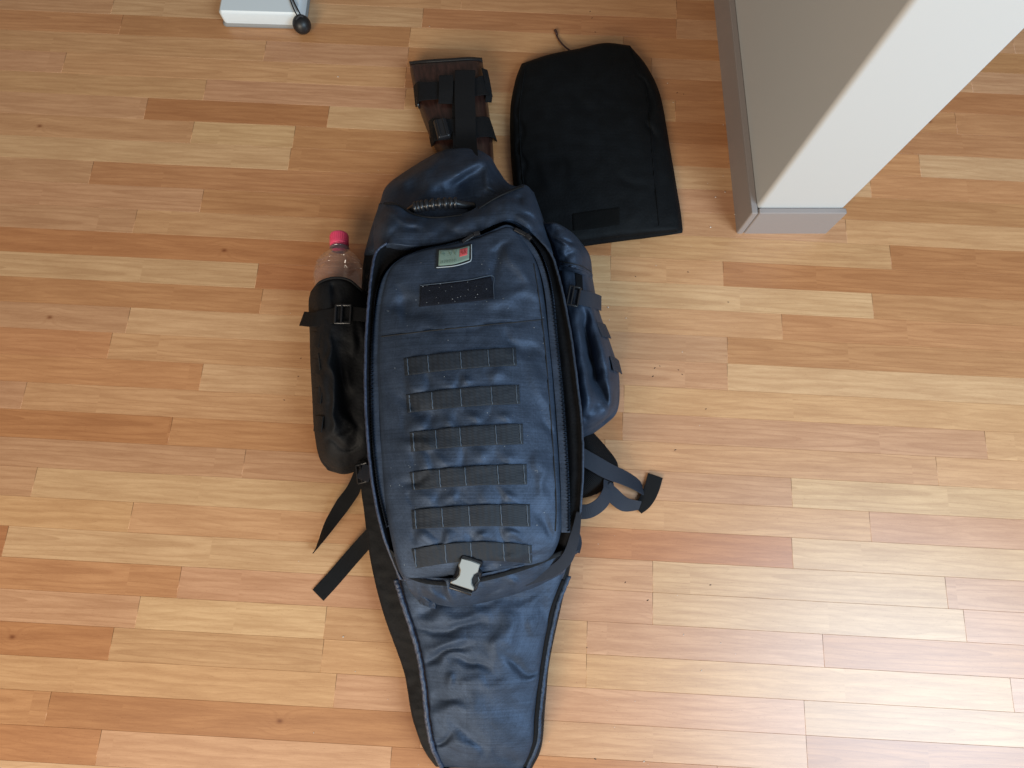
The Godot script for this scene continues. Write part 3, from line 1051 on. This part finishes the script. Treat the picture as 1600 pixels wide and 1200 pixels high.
func ladder_buckle(called: String, centre: Vector3, w: float, l: float, yaw: float, pitch: float, roll: float, parent: Node) -> void:
	var root := put(called, tube_points([Vector3(-w / 2, 0, -l / 2), Vector3(-w / 2, 0, l / 2)], 0.0019, 8), M.plastic, parent)
	at(root, centre, yaw, pitch, roll)
	for x in [-0.05, w / 2]:
		put("bar", tube_points([Vector3(x if x > 0 else -0.002, 0.0012, -l / 2), Vector3(x if x > 0 else -0.002, 0.0012, l / 2)], 0.0019, 8), M.plastic, root)
	for z in [-l / 2, l / 2]:
		put("bar", tube_points([Vector3(-w / 2, 0, z), Vector3(0, 0.001, z), Vector3(w / 2, 0.001, z)], 0.002, 8), M.plastic, root)


func make_left_pocket(bp: Node3D) -> void:
	var rows := [
		pts([485, 456, 56, 498, 441, 90, 522, 433, 100, 546, 437, 98, 568, 456, 85]), pts([482, 475, 52, 498, 470, 96, 522, 467, 108, 548, 470, 105, 573, 480, 90]), pts([484, 520, 48, 498, 516, 98, 521, 513, 112, 550, 512, 105, 575, 520, 95]),
		pts([485, 565, 50, 500, 562, 100, 518, 560, 114, 548, 560, 98, 575, 565, 95]), pts([488, 620, 50, 502, 618, 98, 520, 618, 112, 548, 618, 95, 575, 620, 95]), pts([491, 670, 46, 505, 668, 92, 522, 668, 104, 548, 665, 94, 576, 668, 90]),
		pts([500, 712, 36, 510, 708, 72, 525, 706, 84, 548, 704, 80, 576, 702, 70]), pts([513, 730, 24, 521, 732, 40, 532, 734, 46, 548, 730, 44, 570, 718, 40])]
	var pk := patch("side_pocket", rows, 44, 110, M.dark, bp, {"skirt": 4.0, "bulge": 5.0, "amp": 1.8, "sx": 0.03, "sy": 0.018, "seed": 91.0, "round": [0.1, 0.03, 8.0], "store": "left",
		"creases": [[9, 5, 520, 505, 517, 560, 517, 600, 522, 645, 522, 690], [-11, 9, 532, 535, 534, 600, 546, 645, 558, 663], [6, 5, 524, 694, 545, 680, 563, 660], [-7, 2.5, 518, 440, 521, 458, 527, 478], [-5, 6, 500, 700, 520, 690, 540, 700], [5, 6, 545, 505, 550, 560], [-4, 6, 560, 520, 556, 600], [4, 5, 500, 540, 503, 640], [-5, 5, 535, 700, 560, 690]]})
	tag(pk, "side pocket holding the bottle")
	tube("hem", pts([489, 455, 66, 500, 441, 92, 522, 434, 102, 546, 438, 100, 567, 456, 87]), 2.0, M.dark, pk)
	for yy in [[498, 552, 500, 577], [499, 604, 500, 630]]:
		tube("slot", pts([yy[0], yy[1], 0.6, (yy[0] + yy[2]) / 2.0, (yy[1] + yy[3]) / 2.0, 0.6, yy[2], yy[3], 0.6]), 1.1, M.thread_dark, pk, {"follow": "left", "n": 10})
	for y in [530, 572, 618, 662]:
		ribbon("webbing_loop", pts([486 + (y - 530) * 0.04, y, 58, 492 + (y - 530) * 0.04, y, 86, 500 + (y - 530) * 0.03, y + 1, 101]), [24.0], M.dark, pk, {"n": 10, "side": Vector2(0.03, 1)})
	ribbon("strap", pts([472, 498, 62, 490, 499, 92, 505, 496, 104, 524, 493, 116, 536, 491, 117]), [25.0], M.web_black, pk, {"n": 40, "tilt": [8.0, 0.0]})
	ribbon("strap", pts([536, 491, 115, 552, 490, 116, 572, 492, 112]), [22.0], M.web_black, pk, {"n": 20})
	ladder_buckle("strap_buckle", W(536, 491, 119), 0.023, 0.029, 0.0, 0.0, -4.0, pk)


func make_right_pocket(bp: Node3D) -> void:
	var rows := [
		pts([872, 408, 98, 888, 408, 104, 903, 410, 98, 913, 414, 84, 922, 420, 52]), pts([884, 480, 102, 898, 480, 108, 912, 480, 108, 926, 480, 95, 934, 480, 52]), pts([892, 530, 102, 906, 530, 108, 922, 530, 98, 938, 528, 98, 950, 527, 52]),
		pts([898, 580, 102, 913, 580, 110, 929, 580, 94, 948, 575, 98, 964, 572, 48]), pts([904, 620, 100, 919, 622, 110, 936, 624, 94, 953, 620, 90, 966, 614, 42]), pts([906, 655, 92, 921, 655, 96, 936, 652, 86, 949, 648, 74, 961, 641, 36]), pts([908, 682, 60, 917, 677, 55, 924, 672, 48, 933, 666, 40, 943, 659, 26])]
	var pk := patch("side_pocket", rows, 44, 110, M.navy, bp, {"skirt": 4.0, "bulge": 5.0, "amp": 2.2, "sx": 0.03, "sy": 0.016, "seed": 101.0, "round": [0.12, 0.03, 8.0], "store": "right",
		"creases": [[-22, 8, 903, 478, 914, 515, 924, 560, 936, 608, 958, 638], [5, 12, 900, 500, 910, 570, 922, 650], [5, 9, 938, 520, 950, 575], [-4, 6, 946, 560, 934, 600], [-4, 6, 912, 652, 938, 632], [-4, 6, 908, 640, 928, 670]]})
	tag(pk, "flat side pocket with a deep fold and a flap")
	var flap := patch("pocket_flap", [pts([846, 348, 120, 868, 348, 140, 890, 360, 122, 903, 372, 74]), pts([862, 378, 135, 882, 382, 144, 905, 388, 126, 921, 398, 66]), pts([874, 416, 120, 890, 417, 136, 909, 423, 122, 926, 431, 62])], 36, 36, M.navy, pk,
		{"thick": 14.0, "bulge": 1.0, "amp": 2.4, "sx": 0.04, "sy": 0.03, "seed": 110.0, "round": [0.06, 0.0, 5.0], "store": "flap", "creases": [[-6, 4, 880, 372, 895, 382], [6, 5, 868, 372, 886, 384], [-5, 5, 900, 395, 880, 402], [5, 5, 908, 380, 915, 405]]})
	tube("flap_hem", pts([875, 409, 1.0, 890, 411, 1.0, 909, 416, 1.0, 924, 425, 1.0]), 0.8, M.thread_dark, flap, {"follow": "flap"})
	tube("flap_hem", pts([875, 414, 1.0, 890, 415.5, 1.0, 909, 421, 1.0, 925, 430, 1.0]), 1.6, M.navy, flap, {"follow": "flap"})
	patch("painted_gap_shade", [pts([899, 426, 106, 910, 430, 104]), pts([901, 452, 110, 911, 456, 108])], 8, 10, M.black, pk, {"amp": 0.0, "thick": 2.0})  # black patch paints the shade in the slit below the flap
	ribbon("strap", pts([896, 464, 116, 908, 465, 116, 922, 468, 104, 934, 472, 72, 939, 474, 48]), [25.0], M.web_blue, pk, {"n": 40, "side": Vector2(-0.1, 1)})
	ladder_buckle("strap_buckle", W(896, 463, 119), 0.016, 0.031, -12.0, 0.0, -6.0, pk)
	ribbon("webbing_loop", pts([936, 514, 96, 945, 516, 74, 950, 518, 46]), [26.0], M.web_blue, pk, {"n": 10, "side": Vector2(0.35, 1)})
	ribbon("webbing_loop", pts([956, 568, 88, 964, 570, 62, 969, 574, 40]), [24.0], M.web_blue, pk, {"n": 10, "side": Vector2(0.2, 1)})
	tube("slot", pts([931, 500, 1.0, 935, 514, 1.0, 940, 528, 1.0]), 1.1, M.thread_dark, pk, {"follow": "right", "n": 10})
	tube("slot", pts([955, 553, 1.0, 957, 568, 1.0, 958, 583, 1.0]), 1.2, M.thread_dark, pk, {"follow": "right", "n": 10})


func make_loose_straps(bp: Node3D) -> void:
	var pad := patch("hip_pad", [pts([900, 668, 30, 910, 670, 34, 922, 672, 18]), pts([898, 700, 34, 922, 698, 46, 947, 700, 16]), pts([898, 728, 34, 930, 728, 46, 964, 726, 16]), pts([898, 752, 34, 928, 752, 42, 957, 752, 16]), pts([900, 772, 24, 914, 774, 24, 932, 769, 12])], 30, 40, M.knit, bp, {"skirt": 1.5, "bulge": 3.0, "amp": 0.8, "seed": 120.0})
	tag(pad, "padded wing covered with black mesh")
	ribbon("loose_strap", pts([900, 708, 62, 925, 722, 58, 950, 736, 46, 972, 745, 30, 990, 754, 16, 1004, 764, 4]), [26.0], M.web_blue, bp, {"n": 50, "tilt": [0.0, 0.0, -20.0, -45.0]})
	ribbon("loose_strap", pts([903, 800, 30, 922, 798, 34, 940, 786, 36, 950, 768, 34, 951, 752, 30]), [24.0], M.web_blue, bp, {"n": 40, "tilt": [20.0, 30.0, 40.0]})
	ribbon("loose_strap", pts([946, 762, 34, 958, 774, 28, 976, 788, 18, 1000, 790, 9]), [24.0, 25.0, 23.0, 16.0], M.web_blue, bp, {"n": 40, "tilt": [-5.0, 0.0, 35.0]})
	ribbon("loose_strap", pts([996, 796, 5, 1008, 784, 6, 1018, 764, 5, 1024, 743, 4]), [18.0, 24.0, 25.0], M.web_black, bp, {"n": 30})
	ribbon("webbing_tab", pts([884, 806, 50, 894, 828, 40, 900, 846, 34, 897, 862, 30]), [18.0], M.web_blue, bp, {"n": 20, "tilt": [10.0]})
	tube("tab_bar", pts([889, 866, 28, 897, 864, 30, 905, 858, 30]), 3.0, M.web_blue, bp, {"n": 8})
	# left side
	ribbon("loose_strap", pts([564, 735, 46, 552, 765, 34, 536, 788, 26, 516, 818, 18, 500, 846, 13, 491, 862, 11]), [25.0], M.web_black, bp, {"n": 60, "tilt": [30.0, 15.0, 5.0, 30.0, 62.0, 78.0]})
	ribbon("loose_strap", pts([588, 828, 40, 566, 852, 14, 545, 876, 5, 520, 905, 3, 497, 930, 2]), [25.0], M.web_black, bp, {"n": 50})
	ladder_buckle("strap_buckle", W(567, 739, 56), 0.02, 0.028, 10.0, 0.0, 20.0, bp)
	ribbon("loose_strap", pts([562, 735, 54, 570, 738, 66, 580, 742, 84]), [24.0], M.web_blue, bp, {"n": 12})


func make_stock_holder(bp: Node3D) -> void:
	# webbing harness that holds the wooden stock
	ribbon("holder_strap", pts([727, 110, 60, 726, 140, 64, 727, 180, 64, 728, 215, 66, 730, 246, 104]), [37.0], M.web_black, bp, {"n": 50})
	ribbon("holder_strap", pts([716, 128, 57, 716, 170, 57, 717, 205, 58, 718, 240, 88]), [22.0], M.web_black, bp, {"n": 40})
	ribbon("holder_band", pts([648, 152, 6, 652, 146, 38, 660, 143, 52, 690, 141, 57, 730, 138, 59, 752, 135, 54, 761, 134, 36, 765, 136, 8]), [37.0], M.web_black, bp, {"n": 60, "side": Vector2(0.2, 1)})
	ribbon("holder_band", pts([671, 212, 6, 675, 206, 38, 682, 203, 52, 702, 202, 57, 735, 200, 59, 756, 198, 54, 767, 200, 36, 771, 204, 8]), [42.0], M.web_black, bp, {"n": 60, "side": Vector2(0.25, 1)})
	ribbon("keeper", pts([697, 118, 60, 697, 140, 62, 696, 162, 58]), [26.0], M.web_black, bp, {"n": 16})
	ribbon("keeper", pts([757, 108, 46, 761, 126, 44, 764, 146, 38, 763, 160, 28]), [14.0], M.web_black, bp, {"n": 16, "tilt": [-40.0]})
	tube("keeper_end", pts([652, 152, 30, 653, 163, 26, 656, 169, 18]), 2.6, M.plastic, bp, {"n": 10})
	var cl := put("holder_buckle", round_box(0.024, 0.007, 0.04, 0.004), M.plastic, bp)
	at(cl, W(691, 203, 60), 14.0)
	for x in [-0.006, 0.006]:
		var g := put("rail", round_box(0.003, 0.003, 0.034, 0.001), M.rubber, cl)
		g.position = Vector3(x, 0.006, 0)


# ------------------------------------------------------------------ other things
func make_stock() -> void:
	var s := thing("rifle_stock", W(705, 165), "dark brown wooden gun stock butt held by black webbing above the backpack hood", "gun stock")
	patch("wood_butt", [pts([641, 99, 34, 668, 97, 48, 700, 95, 50, 730, 93, 48, 752, 93, 34]), pts([647, 130, 34, 675, 130, 50, 705, 130, 52, 738, 130, 50, 757, 130, 32]), pts([657, 165, 33, 685, 165, 50, 712, 165, 52, 742, 165, 50, 761, 165, 32]), pts([672, 205, 32, 695, 205, 48, 720, 205, 50, 748, 205, 48, 766, 205, 30]), pts([688, 240, 30, 705, 240, 46, 728, 243, 48, 752, 246, 44, 769, 250, 28]), pts([700, 275, 30, 715, 275, 44, 735, 278, 46, 755, 280, 42, 770, 284, 28])],
		40, 60, M.stock, s, {"skirt": 3.0, "bulge": 3.0, "amp": 0.0, "round": [0.12, 0.03, 6.0]})
	patch("butt_plate", [pts([639, 96, 30, 668, 93, 44, 700, 91, 46, 732, 89, 44, 753, 90, 30]), pts([640, 99, 31, 668, 97, 46, 700, 95, 48, 731, 93, 46, 754, 94, 31])], 30, 4, M.butt, s, {"skirt": 4.0, "amp": 0.0})


func make_pouch() -> void:
	var s := thing("pouch", W(930, 230), "flat black fabric pouch lying on the floor between backpack and wall", "pouch")
	var rows := [
		pts([816, 99, 22, 858, 85, 30, 903, 76, 32, 945, 67, 32, 984, 71, 24]), pts([807, 124, 24, 850, 117, 40, 905, 110, 44, 962, 104, 40, 1011, 104, 24]), pts([800, 165, 24, 855, 162, 43, 912, 158, 48, 972, 152, 42, 1031, 148, 22]),
		pts([800, 225, 24, 860, 222, 44, 922, 220, 48, 985, 220, 42, 1045, 225, 22]), pts([805, 290, 24, 865, 285, 42, 930, 283, 45, 995, 282, 40, 1056, 290, 22]), pts([812, 340, 22, 872, 338, 36, 938, 334, 38, 1000, 330, 35, 1063, 335, 20]), pts([822, 388, 16, 880, 383, 24, 942, 374, 26, 1002, 367, 24, 1065, 361, 15])]
	patch("pouch_body", rows, 80, 100, M.pouch, s, {"skirt": 2.0, "bulge": 3.0, "amp": 1.6, "sx": 0.014, "sy": 0.018, "seed": 130.0, "round": [0.05, 0.05, 9.0], "store": "pouch", "gain": 0.9,
		"creases": [[-4, 3, 818, 120, 812, 170, 814, 230, 820, 300, 828, 370], [-5, 3.5, 985, 80, 1006, 130, 1016, 190, 1020, 250, 1028, 350], [5, 7, 995, 90, 1018, 150, 1030, 220], [-4, 10, 880, 130, 905, 165, 950, 200], [4, 12, 920, 130, 975, 100], [-4, 9, 850, 220, 890, 280], [4, 10, 980, 130, 1000, 220], [-3, 8, 940, 250, 1010, 300], [3, 10, 840, 240, 870, 300]]})
	tube("seam_piping", pts([986, 76, 1.0, 1006, 128, 0.5, 1016, 190, 0.5, 1020, 250, 0.5, 1026, 310, 0.5, 1030, 352, 0.5]), 1.2, M.pouch, s, {"follow": "pouch", "n": 80})
	tube("seam_piping", pts([820, 110, 0.5, 812, 170, 0.5, 813, 230, 0.5, 819, 300, 0.5, 826, 360, 0.5]), 1.2, M.pouch, s, {"follow": "pouch", "n": 80})
	patch("hook_strip", [pts([895, 334, 1.6, 930, 329, 1.6, 968, 324, 1.6]), pts([896, 360, 1.6, 931, 356, 1.6, 968, 350, 1.6])], 20, 8, M.hook_black, s, {"follow": "pouch", "thick": 1.6, "amp": 0.0, "steps": 1})
	tube("pull_cord", pts([892, 80, 14, 884, 74, 8, 877, 67, 5, 871, 58, 3, 869, 50, 3]), 1.7, M.brown_cord, s, {"n": 24})
	tube("cord_end", pts([870, 54, 3.5, 869, 50, 3.5, 867, 47, 3.5]), 2.6, M.brown_cord, s, {"n": 6})


func make_bottle() -> void:
	var base := W(530, 366, 46)
	var b := thing("bottle", Vector3(base.x, 0, base.z), "clear plastic drinks bottle with pink cap, tucked in the left side pocket", "bottle")
	var foot := W(533, 560, 52)
	var axis := (foot - base).normalized()
	var basis := Basis(axis.cross(Vector3.UP).normalized(), axis, Vector3.ZERO)
	basis.z = basis.x.cross(basis.y).normalized()
	var prof := PackedVector2Array()
	for p in [[0.0001, 0.004], [0.0125, 0.004], [0.0128, 0.0235], [0.0135, 0.0255], [0.0168, 0.0265], [0.0168, 0.0282], [0.0142, 0.030], [0.0158, 0.0325], [0.0205, 0.0365], [0.0262, 0.042], [0.0318, 0.0485], [0.0362, 0.055], [0.0396, 0.0615], [0.0391, 0.0635], [0.0416, 0.069], [0.0411, 0.071], [0.0430, 0.078], [0.0434, 0.085], [0.0415, 0.10], [0.039, 0.13], [0.039, 0.165], [0.037, 0.185], [0.028, 0.191], [0.0001, 0.188]]:
		prof.append(Vector2(p[0], p[1]))
	var smooth := PackedVector2Array()
	var ctrl := []
	for p in prof:
		ctrl.append(Vector3(p.x, p.y, 0))
	for k in 116:
		var q := along(ctrl, k / 115.0)
		smooth.append(Vector2(maxf(q.x, 0.0001), q.y))
	var body := put("shell", lathe(smooth, 64, 0.0012), M.pet, b)
	body.transform = Transform3D(basis, base - org)
	var inner := PackedVector2Array()
	for q in smooth:
		inner.append(Vector2(maxf(q.x - 0.0006, 0.0001), q.y + 0.0002))
	var inside := put("shell_inside", lathe(inner, 64, 0.0012), M.pet, b)
	inside.transform = Transform3D(basis, base - org)
	var cap := PackedVector2Array([Vector2(0.0001, -0.0005), Vector2(0.0125, -0.0005), Vector2(0.0145, 0.0008), Vector2(0.0152, 0.003), Vector2(0.0155, 0.0175), Vector2(0.0158, 0.018), Vector2(0.0158, 0.0222), Vector2(0.0134, 0.0226), Vector2(0.0001, 0.0224)])
	var c := put("cap", lathe(cap, 60), M.cap, b)
	c.transform = Transform3D(basis, base - org)
	for k in 30:
		var a := TAU * k / 30.0
		var rib := put("cap_ridge", round_box(0.0011, 0.0008, 0.013, 0.0003), M.cap, c)
		rib.transform = Transform3D(Basis(Vector3(-sin(a), 0, cos(a)), Vector3(cos(a), 0, sin(a)), Vector3(0, 1, 0)), Vector3(cos(a) * 0.0151, 0.0105, sin(a) * 0.0151))
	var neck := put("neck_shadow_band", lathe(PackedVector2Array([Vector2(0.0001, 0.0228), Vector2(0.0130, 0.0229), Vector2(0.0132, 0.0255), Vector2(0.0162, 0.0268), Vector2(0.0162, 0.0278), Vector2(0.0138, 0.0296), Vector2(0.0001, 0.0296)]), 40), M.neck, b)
	neck.name = "neck_shade_plug"  # dark purple plug paints the shade in the neck under the cap
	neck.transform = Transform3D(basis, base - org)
	var ringm := put("neck_ring", lathe(PackedVector2Array([Vector2(0.0136, 0.0230), Vector2(0.0154, 0.0232), Vector2(0.0156, 0.0248), Vector2(0.0136, 0.0251)]), 48), M.cap, b)
	ringm.transform = Transform3D(basis, base - org)


func make_corner_things() -> void:
	var p := W(472, 22, 30)
	var b := thing("white_box", Vector3(p.x, 0, p.z), "low white plastic box at the top left corner of the floor", "box")
	var body := put("box_body", round_box(0.16, 0.03, 0.24, 0.008), M.white, b)
	body.position = Vector3(-0.08, 0.002, -0.12)
	body.rotation_degrees = Vector3(0, -2, 0)
	var lip := put("base_rim", round_box(0.166, 0.008, 0.246, 0.008), std(lin(0.2, 0.2, 0.2), 0.5), b)
	lip.position = Vector3(-0.08, 0.0, -0.12)
	lip.rotation_degrees = Vector3(0, -2, 0)
	var q := W(471, 37, 20)
	var t := thing("cord_toggle", Vector3(q.x, 0, q.z), "black ball on two thin black cords lying across the white box corner", "toggle")
	var s := SphereMesh.new()
	s.radius = 0.0175
	s.height = 0.034
	var ball := put("ball", s, M.ball, t)
	ball.position = Vector3(0, 0.018, 0)
	tube("cord", pts([466, 28, 36, 460, 16, 36, 455, 4, 35, 448, -16, 34]), 1.3, M.cord, t, {"n": 20})
	tube("cord", pts([471, 26, 36, 466, 16, 36, 459, 2, 35, 452, -16, 34]), 1.3, M.cord, t, {"n": 20})
	tube("knot", pts([462, 31, 33, 468, 25, 37, 474, 26, 34]), 2.4, M.cord, t, {"n": 8})


func make_crumbs() -> void:
	org = Vector3.ZERO
	var st := SurfaceTool.new()
	st.begin(Mesh.PRIMITIVE_TRIANGLES)
	var bit := SphereMesh.new()
	bit.radius = 0.5
	bit.height = 1.0
	bit.radial_segments = 6
	bit.rings = 3
	var spots := [671, 41, 528, 120, 1130, 195, 1130, 275, 1133, 300, 1118, 308, 1110, 355, 1148, 335, 978, 497, 952, 500, 1066, 550, 1006, 1190, 1068, 992, 536, 995, 490, 1145, 1025, 415, 1052, 160, 1043, 130, 1140, 20, 950, 480, 1126, 1005, 1096, 1048]
	for k in range(0, spots.size(), 2):
		var p := W(spots[k], spots[k + 1], 0.6)
		var s := rng.randf_range(0.0010, 0.0022)
		st.append_from(bit, 0, Transform3D(Basis(Vector3.UP, rng.randf() * TAU).scaled(Vector3(s * 1.5, s * 0.7, s)), p))
	var dark := SurfaceTool.new()
	dark.begin(Mesh.PRIMITIVE_TRIANGLES)
	var nicks := [1031, 572, 1023, 575, 1020, 588, 1060, 578, 1066, 585, 1103, 639, 1138, 472, 993, 432, 977, 910, 1012, 938, 1110, 914, 917, 1012, 930, 1186, 1055, 703, 922, 18, 930, 50, 925, 28, 1058, 145, 1068, 147, 466, 588, 470, 560, 444, 625, 1075, 425]
	for k in range(0, nicks.size(), 2):
		var p := W(nicks[k], nicks[k + 1], 0.15)
		var s := rng.randf_range(0.0012, 0.0022)
		dark.append_from(bit, 0, Transform3D(Basis(Vector3.UP, rng.randf_range(-0.9, 0.9)).scaled_local(Vector3(s * 2.0, 0.0004, s * 0.8)), p))
	var nk := put("floor_nicks", dark.commit(), std(lin(0.06, 0.035, 0.022), 0.8), self)
	tag(nk, "small dark nicks and grit marks in the parquet varnish", "marks", "", "stuff")
	for k in 60:
		var p := W(rng.randf_range(440, 1150), rng.randf_range(0, 1200), 0.3)
		var s := rng.randf_range(0.0005, 0.0010)
		st.append_from(bit, 0, Transform3D(Basis(Vector3.UP, rng.randf() * TAU).scaled(Vector3(s * 1.6, s * 0.7, s)), p))
	var o := put("floor_crumbs", st.commit(), M.crumb, self)
	tag(o, "tiny pale crumbs and dust scattered over the parquet", "crumbs", "", "stuff")
